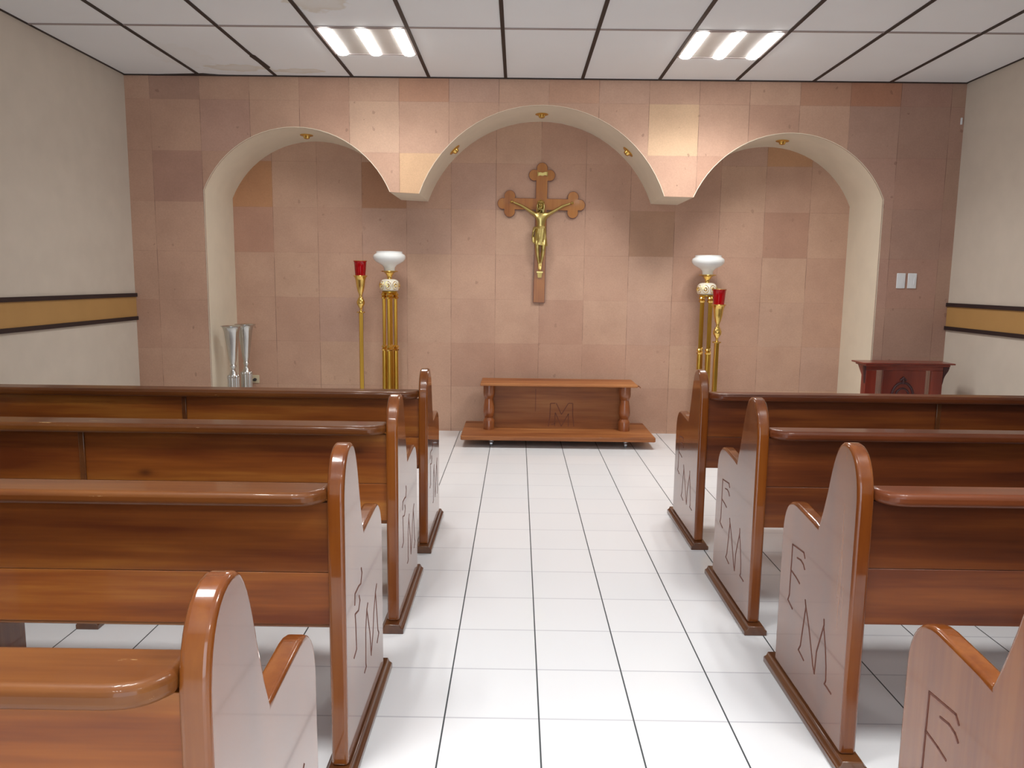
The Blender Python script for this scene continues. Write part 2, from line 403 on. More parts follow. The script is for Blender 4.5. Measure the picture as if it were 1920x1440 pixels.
# arched front wall
def arc(x0, x1, zs, rise, n=28):
    hw = (x1 - x0) / 2; cx = (x0 + x1) / 2; r = (hw * hw + rise * rise) / (2 * rise); cz = zs + rise - r
    a0 = math.acos(hw / r); out = []
    if cz > zs: a0 = -a0
    for i in range(n + 1):
        a = PI - a0 - (PI - 2 * a0) * i / n
        out.append((cx + r * math.cos(a), cz + r * math.sin(a)))
    out[0] = (x0, zs); out[-1] = (x1, zs)
    return out
ZS = 2.092
A_L = arc(-2.577, -1.058, ZS + .01, 0.502); A_C = arc(-0.816, 1.180, ZS, 0.703); A_R = arc(1.420, 2.960, ZS - .005, 0.512)
opening = [(-2.577, 0)] + A_L + A_C + A_R + [(2.960, 0)]
outline = opening + [(XR, 0), (XR, H), (XL, H), (XL, 0)]
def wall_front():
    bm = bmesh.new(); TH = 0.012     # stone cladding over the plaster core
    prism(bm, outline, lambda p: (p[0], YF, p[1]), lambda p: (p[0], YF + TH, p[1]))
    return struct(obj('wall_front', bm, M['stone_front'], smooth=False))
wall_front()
# reveals and soffits: cream plaster mass between cladding and rear stone wall
bm = bmesh.new()
e = 0.0015
prism(bm, outline, lambda p: (p[0], YF + .012, p[1]), lambda p: (p[0], YN, p[1]))
struct(obj('trim_1', bm, M['plaster']))
bm = bmesh.new(); box(bm, XL, XR, YN, YN + .1, 0, H); struct(obj('wall_niche', bm, M['stone_niche'], smooth=False))
# thin painted bead along the arch edge on the stone face
bm = bmesh.new()
def strip(poly, wdt, y0, y1):
    pts = [Vector((a, b)) for a, b in poly]; off = []
    for i, p_ in enumerate(pts):
        t = (pts[min(i + 1, len(pts) - 1)] - pts[max(i - 1, 0)]).normalized(); off.append(p_ + Vector((-t.y, t.x)) * wdt)
    for i in range(len(pts) - 1):
        a, b_, c, d = pts[i], pts[i + 1], off[i + 1], off[i]
        prism(bm, [a, b_, c, d], lambda q: (q[0], y0, q[1]), lambda q: (q[0], y1, q[1]))
strip([(-2.577, 0)] + A_L, 0.005, YF - .001, YF + .004)
strip(A_C, 0.004, YF - .001, YF + .004)
strip(A_R + [(2.960, 0)], 0.005, YF - .001, YF + .004)
struct(obj('trim_2', bm, M['plaster'], smooth=False))
# side wall bands: tan board between two black battens
def band(name, xw, s):
    bm = bmesh.new(); xa, xb = sorted((xw, xw + s * 0.006))
    box(bm, xa, xb, YR, YF - .001, 1.06, 1.235)
    t = struct(obj(name, bm, M['cork'], smooth=False))
    for z0, z1, ye in ((1.228, 1.258, YF + .0), (1.036, 1.066, YF + .0)):
        bm = bmesh.new(); xa, xb = sorted((xw, xw + s * 0.018)); box(bm, xa, xb, YR, ye - .001, z0, z1)
        obj('edge_batten', bm, M['black_trim'], t, smooth=False)
band('trim_3', XL, 1); band('trim_4', XR, -1)

# ------------------------------------------------------------------ CEILING LAMPS
def make_lamp():
    t = empty('ceiling_light', (0, 0, H))
    w2 = PW / 2 - 0.010
    bm = bmesh.new()
    for x0, x1, y0, y1 in ((-w2, w2, -w2, -w2 + .016), (-w2, w2, w2 - .016, w2), (-w2, -w2 + .014, -w2, w2), (w2 - .014, w2, -w2, w2)):
        box(bm, x0, x1, y0, y1, -0.006, 0)
    obj('frame', bm, M['grid_grey'], t, smooth=False)
    bm = bmesh.new(); box(bm, -w2 + .014, w2 - .014, -w2 + .016, w2 - .016, -0.0025, 0)
    obj('reflector', bm, M['pin'], t, smooth=False)
    for k in (-1, 0, 1):
        bm = bmesh.new(); cx = k * 0.238; hw = 0.0405
        pts = [(cx + hw * math.cos(a), -0.0025 - 0.016 * math.sin(a)) for a in [PI * i / 8 for i in range(9)]]
        prism(bm, pts, lambda p: (p[0], -w2 + .02, p[1]), lambda p: (p[0], w2 - .02, p[1]))
        obj('tube_diffuser', bm, M['tube'], t)
    return t
lamp0 = make_lamp()
cols = (XL + 3.5 * PW, XL + 7.5 * PW)
first = True
for r in range(3):  # rows after the first are unseen fixtures, added to brighten room and floor
    yc = YF - 1.5 * PW - (0, 7, 12)[r] * PW
    for ci, x in enumerate(cols):
        l = lamp0 if first else copy_tree(lamp0); first = False
        l.location = (x, yc, H - 0.0002)
        for k in (-1, 0, 1):
            ld = area('tube_light', (k * 0.238, 0, -0.022), (0, 0, 0), 0.07, 0.56, TUBE_W, (1.0, 0.985, 0.965))
            ld.data.spread = math.radians(140); ld.parent = l
        side = 'left' if ci == 0 else 'right'
        if r == 0:
            tag(l, f'recessed ceiling light with three glowing tubes, {side} one of the pair near the arches', 'ceiling light', 'recessed ceiling lights')
        else:
            tag(l, f'added unseen three tube ceiling light over the pews on the {side}, ' + ['', 'first behind the arches', 'mid room', 'nearest the doorway'][r], 'ceiling light', 'recessed ceiling lights')

# ------------------------------------------------------------------ PEWS
PL = 2.48
TK = 0.047
def end_profile():
    p = [(0.0, 0.038), (0.0, 0.40), (0.0, 0.775)]
    p += bez((0, .775), (0.0, .87), (.035, .945), (.108, .945), 9)
    p += bez((.108, .945), (.165, .945), (.188, .87), (.214, .775), 8)
    p += [(.240, .70), (.264, .640), (.30, .647)]
    p += [(.38, .654), (.455, .660)]
    p += bez((.455, .660), (.53, .664), (.572, .61), (.573, .53), 8)
    p += [(.575, .30), (.577, .038)]
    return p
F_S = [[(.467, .512), (.469, .33), (.480, .308)], [(.480, .308), (.435, .294)], [(.467, .512), (.365, .520)], [(.365, .520), (.352, .505)],
       [(.418, .482), (.385, .486), (.362, .480), (.349, .468)], [(.468, .420), (.417, .413), (.385, .405)]]
M_S = [[(.327, .372), (.318, .353), (.343, .206), (.358, .184)], [(.358, .184), (.309, .172)], [(.322, .36), (.284, .300), (.271, .274), (.232, .193), (.217, .175)],
       [(.217, .175), (.211, .252), (.169, .358), (.172, .376)], [(.169, .350), (.148, .297), (.134, .241), (.129, .198), (.137, .184)], [(.137, .184), (.088, .180)]]
F_L = [[(.216, .537), (.225, .520), (.207, .492), (.178, .497), (.124, .495), (.119, .464)], [(.180, .465), (.191, .447), (.169, .425), (.122, .434)],
       [(.122, .434), (.127, .403), (.134, .321), (.099, .312)]]
M_L = [[(.306, .387), (.291, .374), (.335, .275)], [(.291, .374), (.270, .318), (.265, .207), (.271, .195), (.243, .190)], [(.335, .275), (.352, .192)],
       [(.403, .313), (.387, .252), (.352, .192)], [(.403, .313), (.438, .370), (.459, .387)], [(.438, .370), (.473, .220), (.489, .203), (.457, .183)]]
def letter(strokes, s, parent):
    bm = bmesh.new(); wd = 0.0026
    for st in strokes:
        for i in range(len(st) - 1):
            a, b_ = Vector(st[i]), Vector(st[i + 1]); d = (b_ - a).normalized(); nrm = Vector((-d.y, d.x)) * wd
            a2, b2 = a - d * .002, b_ + d * .002
            prism(bm, [a2 - nrm, b2 - nrm, b2 + nrm, a2 + nrm], lambda q: (-s * 0.0009, q[0], q[1]), lambda q: (s * .002, q[0], q[1]))
    return obj('carved_letter', bm, M['letter'], parent, smooth=False)
def plinth(parent, xc, s, wd=0.09, name='base_plinth'):
    bm = bmesh.new()
    prof = [(-wd / 2, 0), (wd / 2, 0), (wd / 2, .020), (wd / 2 - .010, .026), (wd / 2 - .015, .039), (-wd / 2 + .015, .039), (-wd / 2 + .010, .026), (-wd / 2, .020)]
    prism(bm, prof, lambda p: (xc + p[0], -.034, p[1]), lambda p: (xc + p[0], .632, p[1]))
    return obj(name, bm, M['wood_y'], parent, bevel=.003, seg=2)
def make_pew(s):
    """local frame: origin on the floor below the rear edge of the aisle end panel, pew runs to s*x"""
    t = empty('church_pew', (0, 0, 0))
    prof = end_profile()
    for k, xa in enumerate((0.0, PL - TK)):
        bm = bmesh.new()
        prism(bm, prof, lambda p: (s * xa, p[0], p[1]), lambda p: (s * (xa + TK), p[0], p[1]))
        e_ = obj('end_panel', bm, M['wood_z'], t, bevel=.010, seg=4)
        plinth(t, s * (xa + TK / 2), s)
        if k == 0:
            letter(F_L if s < 0 else F_S, s, e_); letter(M_L if s < 0 else M_S, s, e_)
    x0, x1 = TK, PL - TK
    # top rail with rounded rear corners
    fw, dz = (.075, .004) if s < 0 else (.052, .0)
    q = [(x0, fw), (x0, .0)] + bez((x0, .0), (x0 + .018, -.034), (x0 + .035, -.048), (x0 + .082, -.050), 8)
    q += [(x1 - .082, -.050)] + [(x0 + x1 - a, b_) for a, b_ in bez((x0, .0), (x0 + .018, -.034), (x0 + .035, -.048), (x0 + .082, -.050), 8)][::-1][1:] + [(x1, 0), (x1, fw)]
    bm = bmesh.new(); prism(bm, q, lambda p: (s * p[0], p[1], .7975 + dz), lambda p: (s * p[0], p[1], .836 + dz))
    obj('top_rail', bm, M['wood_rail' if s < 0 else 'wood_rail_red'], t, bevel=.014, seg=5)
    # backrest of two wide boards
    br = None
    for z0, z1, nm in ((.45 if s < 0 else .432, .5985, 'back_board'), (.6, .797, 'back_board')):
        bm = bmesh.new(); box(bm, min(s * x0, s * x1), max(s * x0, s * x1), .018, .042, z0, z1)
        obj(nm, bm, M['wood_x' if s < 0 else 'wood_x_red'], t, bevel=.0015, seg=2)
    bm = bmesh.new(); box(bm, min(s * x0, s * x1), max(s * x0, s * x1), .046, .53, .426, .452)
    obj('seat', bm, M['wood_x'], t, bevel=.008)
    # centre support below the seat, its foot and the batten behind the backrest
    xc = PL / 2
    bm = bmesh.new()
    prism(bm, [(.018, .039), (.018, .4245), (.50, .4245), (.50, .32), (.50, .039)], lambda p: (s * (xc - .022), p[0], p[1]), lambda p: (s * (xc + .022), p[0], p[1]))
    obj('centre_support', bm, M['wood_z'], t, bevel=.004, seg=2)
    plinth(t, s * xc, s)
    bm = bmesh.new(); box(bm, s * xc - .011, s * xc + .011, .0085, .0175, .425, .795)
    obj('rear_batten', bm, M['wood_y'], t, bevel=.002, seg=2)
    return t
pews = [(-1, -.450, 3.835, 'front pew on the left, just before the brass candlestick and silver vases'),
        (-1, -.460, 2.925, 'second left pew from the stone wall, glossy highlight near its rail end'),
        (-1, -.460, 1.995, 'third left pew from the stone wall, scratched panel edge, large carved F and M'),
        (-1, -.436, 1.030, 'nearest left pew, cut by the bottom edge of the photo, rounded end panel'),
        (1, .953, 3.945, 'front pew on the right, just before the dark red lectern and gilt lamp'),
        (1, .945, 2.957, 'second right pew from the stone wall, F and M carved on its end panel'),
        (1, .955, 2.085, 'third right pew from the stone wall, large end panel with carved F and M'),
        (1, .917, 1.127, 'nearest right pew, only its armrest and carved panel showing at bottom right corner')]
proto = {-1: make_pew(-1), 1: make_pew(1)}; used = set()
for s, x, y, lab in pews:
    o = proto[s] if s not in used else copy_tree(proto[s]); used.add(s)
    o.location = (x, y, 0); tag(o, lab, 'pew', 'varnished wooden pews beside the aisle')

# ------------------------------------------------------------------ CRUCIFIX
cru = empty('crucifix', (.190, YN, 1.20)); tag(cru, 'wooden trefoil crucifix with golden figure, hung on the stone niche wall', 'crucifix')
cru.rotation_euler = (0, .010, 0)
def cross_outline(g):
    # local: shaft centre x=0, bottom z=0. g shrinks the outline
    zc = .877; hw = .0535 - g; top = 1.130; ah = .0525 - g; ax = .283
    r = .0510 - g
    def lobes(cx, cz, d):      # d: direction of the arm end; returns points ccw-ish around trefoil
        pts = []; dx, dz = d; px, pz = -dz, dx    # perpendicular
        for (lx, lz), a0, a1 in (((-px * .068, -pz * .068), -105, 112), ((dx * .060, dz * .060), -105, 105), ((px * .068, pz * .068), -112, 105)):
            base = math.atan2(lz, lx)
            for i in range(13):
                a = base + math.radians(a0 + (a1 - a0) * i / 12)
                pts.append((cx + lx + r * math.cos(a), cz + lz + r * math.sin(a)))
        return pts
    out = [(-hw, 0 + g), (hw, 0 + g), (hw, zc - ah)]
    out += [(ax - .045, zc - ah)] + lobes(ax, zc, (1, 0)) + [(ax - .045, zc + ah)]
    out += [(hw, zc + ah), (hw, top - .046)] + lobes(0, top, (0, 1)) + [(-hw, top - .046), (-hw, zc + ah)]
    out += [(-ax + .045, zc + ah)] + lobes(-ax, zc, (-1, 0)) + [(-ax + .045, zc - ah), (-hw, zc - ah)]
    return out
def clean(pl):
    out = []
    for p_ in pl:
        if not out or (Vector(p_) - Vector(out[-1])).length > .002: out.append(p_)
    return out
bm = bmesh.new(); prism(bm, clean(cross_outline(0)), lambda p: (p[0], -.006, p[1]), lambda p: (p[0], -.024, p[1]))
cr = obj('cross', bm, M['cross_edge'], cru)
bm = bmesh.new(); prism(bm, clean(cross_outline(.004)), lambda p: (p[0], -.024, p[1]), lambda p: (p[0], -.0262, p[1]))
obj('cross_face', bm, M['cross_wood'], cr, smooth=False)

def skin(name, verts, edges, radii, m, parent, sub=2, root=0):
    me = bpy.data.meshes.new(name); me.from_pydata(verts, edges, []); me.materials.append(m)
    o = bpy.data.objects.new(name, me); C.objects.link(o); o.parent = parent
    md = o.modifiers.new('skin', 'SKIN'); md.use_smooth_shade = True
    sv = me.skin_vertices
    if not sv: 
        bpy.context.view_layer.objects.active = o
    for i, r_ in enumerate(radii):
        r2 = r_ if isinstance(r_, tuple) else (r_, r_)
        me.skin_vertices[0].data[i].radius = r2
    me.skin_vertices[0].data[root].use_root = True
    sd = o.modifiers.new('subd', 'SUBSURF'); sd.levels = sub; sd.render_levels = sub
    return o
# figure, local coordinates on the cross (x right, z up, y towards the viewer is negative)
y0 = -.052
V = [(0.000, y0, .625), (0.001, y0 - .006, .672), (0.002, y0 - .010, .725), (0.002, y0 - .008, .772), (0.000, y0 - .012, .802), (-.004, y0 - .022, .832),   # 0-5 pelvis..neck..head base
     (-.006, y0 - .030, .862), (-.006, y0 - .030, .884),                                                     # 6,7 head
     (-.048, y0 - .004, .782), (-.118, y0 + .002, .826), (-.180, y0 + .006, .862), (-.236, y0 + .010, .884), (-.252, y0 + .010, .892),   # 8-12 arm (viewer's left)
     (.052, y0 - .004, .782), (.124, y0 + .002, .824), (.188, y0 + .006, .862), (.244, y0 + .010, .884), (.262, y0 + .010, .890),        # 13-17
     (-.028, y0 - .004, .606), (-.027, y0 - .034, .510), (-.026, y0 - .036, .478), (-.020, y0 - .014, .420), (-.007, y0 - .006, .352), (-.004, y0 - .018, .318), (-.003, y0 - .030, .290),   # 18-24
     (.028, y0 - .004, .606), (.028, y0 - .040, .506), (.027, y0 - .042, .474), (.022, y0 - .020, .418), (.009, y0 - .014, .352), (.006, y0 - .030, .318), (.004, y0 - .042, .288)]        # 25-31
E_ = [(0, 1), (1, 2), (2, 3), (3, 4), (4, 5), (5, 6), (6, 7), (3, 8), (8, 9), (9, 10), (10, 11), (11, 12), (3, 13), (13, 14), (14, 15), (15, 16), (16, 17),
      (0, 18), (18, 19), (19, 20), (20, 21), (21, 22), (22, 23), (23, 24), (0, 25), (25, 26), (26, 27), (27, 28), (28, 29), (29, 30), (30, 31)]
Rr = [(.040, .028), (.034, .024), (.040, .028), (.046, .028), .018, .015, (.026, .028), (.020, .022),
      .020, .015, .012, .009, .011, .020, .015, .012, .009, .011,
      .027, .022, .019, .017, .011, .012, .010, .027, .022, .019, .017, .011, .012, .010]
corpus = skin('corpus', V, E_, Rr, M['bronze'], cru)
corpus['label'] = 'golden crucified figure'
# fingers and thumb of both open hands
for sx, hx in ((-1, -.256), (1, .266)):
    bm = bmesh.new()
    for k in range(5):
        a = math.radians(-38 + 24 * k) if k < 4 else math.radians(85)
        ln = (.019, .022, .021, .017, .013)[k]
        p0 = Vector((hx, y0 + .008, .892)); d = Vector((sx * math.cos(a), -.35, math.sin(a)))
        tube(bm, [p0, p0 + d * ln * .6, p0 + d * ln + Vector((0, -.006, 0))], [.0042, .0036, .0024], 6)
    obj('fingers', bm, M['bronze'], corpus)
# face: nose, brow, beard
bm = bmesh.new()
tube(bm, [(-.006, y0 - .055, .880), (-.007, y0 - .064, .864), (-.007, y0 - .058, .860)], [.003, .0055, .003], 6)
tube(bm, [(-.020, y0 - .052, .880), (-.006, y0 - .060, .883), (.009, y0 - .052, .880)], [.002, .0035, .002], 6)
tube(bm, [(-.013, y0 - .055, .853), (-.006, y0 - .059, .852), (.001, y0 - .055, .853)], [.0015, .0026, .0015], 6)
for ex in (-.014, .002): tube(bm, [(ex - .004, y0 - .053, .873), (ex, y0 - .0575, .873), (ex + .004, y0 - .053, .873)], [.001, .0028, .001], 6)
obj('face', bm, M['bronze'], corpus)
bm = bmesh.new()
tube(bm, [(-.020, y0 - .044, .858), (-.015, y0 - .054, .846), (-.007, y0 - .058, .832), (.002, y0 - .054, .846), (.008, y0 - .044, .858)], [.004, .007, .009, .007, .004], 8)
obj('beard', bm, M['bronze'], corpus)
bm = bmesh.new()
rnd = random.Random(3)
for k in range(18):
    a = PI * (k / 17.0) ; sx = math.cos(a); b_ = math.sin(a)
    x = -.006 + sx * .026; yy = y0 - .030 + b_ * .018 - .008 * (abs(sx) > .8)
    zl = .800 + rnd.uniform(-.012, .02)
    tube(bm, [(-.006, y0 - .030, .908), (x * .9, yy - .004, .892), (x * 1.08, yy, .862), (x * 1.25 + rnd.uniform(-.004, .004), yy + .004, .832), (x * 1.3, yy + .002, zl)],
         [.006, .008, .0075, .007, .0025], 6)
obj('hair', bm, M['bronze'], corpus)
bm = bmesh.new()
for k in range(20):       # crown of thorns
    a = 2 * PI * k / 20; a2 = 2 * PI * (k + 1.3) / 20
    tube(bm, [(-.006 + .031 * math.cos(a), y0 - .030 + .031 * math.sin(a), .890 + .004 * (k % 2)), (-.006 + .031 * math.cos(a2), y0 - .030 + .031 * math.sin(a2), .893 - .004 * (k % 2))], [.0032, .0032], 5)
obj('crown', bm, M['bronze'], corpus)
# loincloth: folded skirt round the hips with a knot trailing on the viewer's left
bm = bmesh.new(); rings = []
nr, na = 9, 48
for i in range(nr):
    t_ = i / (nr - 1); z = .678 - .158 * t_
    rx = .044 + .014 * t_; ry = .034 + .012 * t_
    ring = []
    for k in range(na):
        a = 2 * PI * k / na
        f = 1 + (.05 + .06 * t_) * math.sin(11 * a + 2.2 * t_ * 2) * .8 + .04 * math.sin(5 * a - 3 * t_)
        ring.append(bm.verts.new((.001 + rx * f * math.cos(a), min(y0 - .012 + ry * f * math.sin(a), -.0275), z - .012 * math.cos(a * 1.0 + .6) * t_)))
    rings.append(ring)
for i in range(nr - 1):
    for k in range(na):
        j = (k + 1) % na; bm.faces.new((rings[i][k], rings[i][j], rings[i + 1][j], rings[i + 1][k]))
bm.faces.new(rings[0]); bm.faces.new(rings[-1][::-1])
tube(bm, [(-.035, y0 - .020, .672), (-.055, y0 - .020, .664), (-.066, y0 - .016, .630), (-.070, y0 - .012, .585), (-.062, y0 - .012, .548), (-.056, y0 - .010, .528)], [.010, .015, .011, .012, .014, .004], 8)
for zz in (.672, .664): tube(bm, [(-.044, y0 - .022, zz - .004), (-.01, y0 - .048, zz), (.03, y0 - .042, zz + .003), (.044, y0 - .014, zz + .006)], [.007, .007, .007, .005], 7)
obj('loincloth', bm, M['bronze'], corpus)
bm = bmesh.new(); box(bm, -.028, .030, -.062, -.026, .268, .284); 
prism(bm, [(-.024, .284), (.026, .284), (.018, .226), (-.016, .226)], lambda p: (p[0], -.026, p[1]), lambda p: (p[0], -.044 - (p[1] - .226) * .25, p[1]))
obj('footrest', bm, M['bronze'], cru, bevel=.002)
bm = bmesh.new()         # scroll title plate
pts = [(-.040, -.012), (-.02, -.006), (.0, -.012), (.022, -.004), (.042, -.008), (.044, .020), (.024, .024), (.0, .016), (-.02, .022), (-.040, .016)]
prism(bm, pts, lambda p: (p[0] + .004, -.026, p[1] + 1.135), lambda p: (p[0] + .004, -.034 - .004 * math.sin(p[0] * 80), p[1] + 1.135))
for sx in (-.038, .046): tube(bm, [(sx, -.034, 1.120), (sx, -.036, 1.160)], [.005, .005], 8)
tp = obj('title_scroll', bm, M['bronze'], cru, bevel=.001)
def text(s_, size, loc, rot, m, parent, name='lettering', ext=.0006):
    cu = bpy.data.curves.new(name, 'FONT'); cu.body = s_; cu.size = size; cu.extrude = ext; cu.align_x = 'CENTER'; cu.align_y = 'CENTER'
    o = bpy.data.objects.new(name, cu); C.objects.link(o)
    dg = bpy.context.evaluated_depsgraph_get(); me = bpy.data.meshes.new_from_object(o.evaluated_get(dg)); C.objects.unlink(o); bpy.data.objects.remove(o)
    me.materials.clear(); me.materials.append(m)
    q_ = bpy.data.objects.new(name, me); C.objects.link(q_); q_.parent = parent; q_.location = loc; q_.rotation_euler = rot
    return q_

# ------------------------------------------------------------------ GILT FUNERAL LAMPS
def make_torchere():
    t = empty('gilt_floor_lamp', (0, 0, 0))
    bm = bmesh.new(); lathe(bm, [(.15, 0), (.15, .02), (.13, .03), (.12, .05), (.085, .07), (.075, .10), (.075, .118)], n=32); obj('base', bm, M['gold'], t)
    for k in range(4):
        a = PI / 4 * 0 + k * PI / 2; cx, cy = .050 * math.cos(a), .050 * math.sin(a)
        bm = bmesh.new(); lathe(bm, [(.022, .118), (.0205, .76), (.0155, .79)], cx, cy, 12)
        lathe(bm, [(.014, .79), (.0145, .82), (.0145, 1.235), (.0125, 1.25)], cx, cy, 12, 6, .06)
        c = obj('column', bm, M['gold'], t)
        for zc in (.800, 1.255):
            bm = bmesh.new(); lathe(bm, [(.010, zc - .034), (.021, zc - .024), (.0245, zc - .014), (.014, zc - .004), (.0245, zc + .006), (.020, zc + .018), (.010, zc + .028)], cx, cy, 14, 5, .16)
            obj('leaf_collar', bm, M['brass'], c)
    bm = bmesh.new(); lathe(bm, [(.05, 1.275), (.066, 1.283), (.066, 1.291), (.05, 1.296)]); obj('upper_plate', bm, M['gold'], t)
    bm = bmesh.new(); lathe(bm, [(.052, 1.292), (.076, 1.303), (.085, 1.325), (.086, 1.350), (.080, 1.375), (.062, 1.392), (.04, 1.398)], n=40, flute=10, famp=.015)
    ball = obj('ornamental_ball', bm, M['porcelain'], t)
    bm = bmesh.new()
    for k in range(8):
        a = 2 * PI * k / 8 + PI / 8 * 2
        for rr, th in ((.027, .0035), (.011, .006)):
            for j in range(14):
                b0, b1 = 2 * PI * j / 14, 2 * PI * (j + 1) / 14
                def P(b_):
                    u, z = rr * math.cos(b_), rr * math.sin(b_) * 1.25; r0 = .0862 - .35 * z * z / .05
                    aa = a + u / .086; return (r0 * math.cos(aa), r0 * math.sin(aa), 1.343 + z)
                tube(bm, [P(b0), P(b1)], [th * .8, th * .8], 5)
    obj('filigree', bm, M['brass'], ball)
    bm = bmesh.new(); lathe(bm, [(.022, 1.396), (.019, 1.41), (.026, 1.43), (.040, 1.450), (.052, 1.458), (.074, 1.462), (.074, 1.468), (.05, 1.471)]); obj('cup', bm, M['brass'], t)
    bm = bmesh.new()
    lathe(bm, [(.046, 1.468), (.046, 1.485), (.050, 1.502), (.066, 1.520), (.092, 1.534), (.122, 1.552), (.137, 1.572), (.140, 1.590), (.134, 1.606), (.118, 1.616), (.112, 1.622), (.113, 1.634),
               (.106, 1.634), (.105, 1.620), (.120, 1.602), (.126, 1.588), (.115, 1.565), (.08, 1.545), (.03, 1.53)], n=40)
    obj('glass_bowl', bm, M['opal'], t)
    return t
t0 = make_torchere(); t0.location = (-1.120, 6.75, 0)
tag(t0, 'tall gilt floor lamp with white glass bowl, left of the crucifix', 'floor lamp', 'pair of gilt lamps')
t1 = copy_tree(t0); t1.location = (1.655, 6.80, 0); t1.rotation_euler = (0, 0, .42)
tag(t1, 'tall gilt floor lamp with white glass bowl, right of crucifix, behind shorter candlestick', 'floor lamp', 'pair of gilt lamps')

def make_candlestick(dz=0.0):
    t = empty('brass_candlestick', (0, 0, 0)); z = dz
    bm = bmesh.new(); lathe(bm, [(.12, 0), (.12, .015), (.10, .025), (.05, .045), (.03, .07), (.022, .10)], n=32); obj('base', bm, M['brass'], t)
    bm = bmesh.new()
    for sq in ((-.0165, .0165),): box(bm, sq[0], sq[1], -.0165, .0165, .09, 1.104 + z)
    obj('pole', bm, M['gold'], t, bevel=.004)
    bm = bmesh.new()
    lathe(bm, [(.018, 1.100 + z), (.036, 1.104 + z), (.037, 1.112 + z), (.014, 1.118 + z), (.010, 1.135 + z), (.020, 1.155 + z), (.034, 1.180 + z), (.035, 1.200 + z), (.024, 1.225 + z), (.013, 1.245 + z),
               (.015, 1.262 + z), (.026, 1.290 + z), (.036, 1.335 + z), (.042, 1.385 + z), (.050, 1.410 + z), (.060, 1.420 + z), (.060, 1.426 + z), (.046, 1.427 + z)])
    obj('candle_cup', bm, M['brass'], t)
    bm = bmesh.new()
    lathe(bm, [(.044, 1.427 + z), (.047, 1.46 + z), (.050, 1.50 + z), (.053, 1.540 + z), (.058, 1.547 + z), (.058, 1.552 + z), (.052, 1.552 + z), (.049, 1.54 + z), (.046, 1.50 + z), (.040, 1.45 + z), (.02, 1.440 + z)], n=32)
    obj('red_glass', bm, M['ruby'], t)
    bm = bmesh.new(); lathe(bm, [(.0585, 1.545 + z), (.0592, 1.549 + z), (.0585, 1.5525 + z)]); 
    bm.free()
    bm = bmesh.new()
    for k in range(32):
        a, b_ = 2 * PI * k / 32, 2 * PI * (k + 1) / 32
        tube(bm, [(.0585 * math.cos(a), .0585 * math.sin(a), 1.5515 + z), (.0585 * math.cos(b_), .0585 * math.sin(b_), 1.5515 + z)], [.0016, .0016], 5)
    obj('rim', bm, M['brass'], t)
    return t
c0 = make_candlestick(0); c0.location = (-1.368, 6.72, 0); c0.rotation_euler = (0, 0, .35)
tag(c0, 'tall brass candlestick with red glass cup, left of the left gilt lamp', 'candlestick', 'brass candlesticks')
c1 = make_candlestick(-.205); c1.location = (1.672, 6.47, 0); c1.rotation_euler = (0, .006, .2)
tag(c1, 'shorter brass candlestick with red glass cup, in front of the right gilt lamp', 'candlestick', 'brass candlesticks')

# ------------------------------------------------------------------ SILVER VASES
def make_vase():
    t = empty('silver_vase', (0, 0, 0))
    bm = bmesh.new(); lathe(bm, [(.09, 0), (.09, .015), (.07, .03), (.05, .05), (.046, .08), (.046, .53), (.049, .548), (.050, .560), (.044, .572)], n=96, flute=12, famp=.07); obj('fluted_base', bm, M['silver'], t)
    bm = bmesh.new(); lathe(bm, [(.040, .570), (.028, .590), (.021, .612), (.018, .626), (.024, .640), (.027, .650), (.022, .660), (.018, .668)]); obj('stem', bm, M['silver'], t)
    bm = bmesh.new()
    lathe(bm, [(.022, .666), (.030, .70), (.042, .79), (.054, .88), (.062, .94), (.070, .968), (.082, .982), (.090, .986), (.090, .990), (.081, .987), (.068, .972), (.058, .93), (.048, .86), (.03, .74), (.01, .70)], n=36)
    obj('trumpet_cup', bm, M['silver'], t)
    return t
v0 = make_vase(); v0.location = (-2.418, 6.49, 0)
tag(v0, 'silver trumpet vase in front at the left jamb, lower and further left of the two', 'vase', 'silver trumpet vases')
v1 = copy_tree(v0); v1.location = (-2.392, 6.735, .004)
tag(v1, 'silver trumpet vase standing behind the other one, next to the wall socket', 'vase', 'silver trumpet vases')
v1.location.z = 0

# ------------------------------------------------------------------ COFFIN STAND
st = empty('bier_stand', (.35, 6.69, 0)); tag(st, 'low wooden bier on steel casters with shelf and carved M, below the crucifix', 'stand')
def rel(x, y, z): return (x - .35, y - 6.69, z)
bm = bmesh.new()
base = [(-.455, 6.33), (1.158, 6.33), (1.172, 6.345), (1.172, 7.035), (-.468, 7.035), (-.468, 6.345)]
prism(bm, base, lambda p: rel(p[0], p[1], .066), lambda p: rel(p[0], p[1], .100)); obj('base_board', bm, M['stand_wood'], st, bevel=.004)
bm = bmesh.new(); prism(bm, [(-.315, 6.575), (1.045, 6.575), (1.045, 6.965), (-.315, 6.965)], lambda p: rel(p[0], p[1], .493), lambda p: rel(p[0], p[1], .515)); obj('top_shelf', bm, M['stand_wood'], st, bevel=.005)
for x0, x1 in ((1.045, 1.072),):
    bm = bmesh.new(); prism(bm, [(0, .512), (.012, .510), (.026, .496), (.024, .488), (.010, .500), (0, .500)], lambda p: rel(x0 + p[0], 6.575, p[1]), lambda p: rel(x0 + p[0], 6.61, p[1])); obj('shelf_lip', bm, M['stand_wood'], st)
bm = bmesh.new(); box(bm, -.20 - .35, .93 - .35, 6.735 - 6.69, 6.765 - 6.69, .100, .493); pn = obj('front_panel', bm, M['stand_wood'], st, bevel=.002)
bm = bmesh.new()
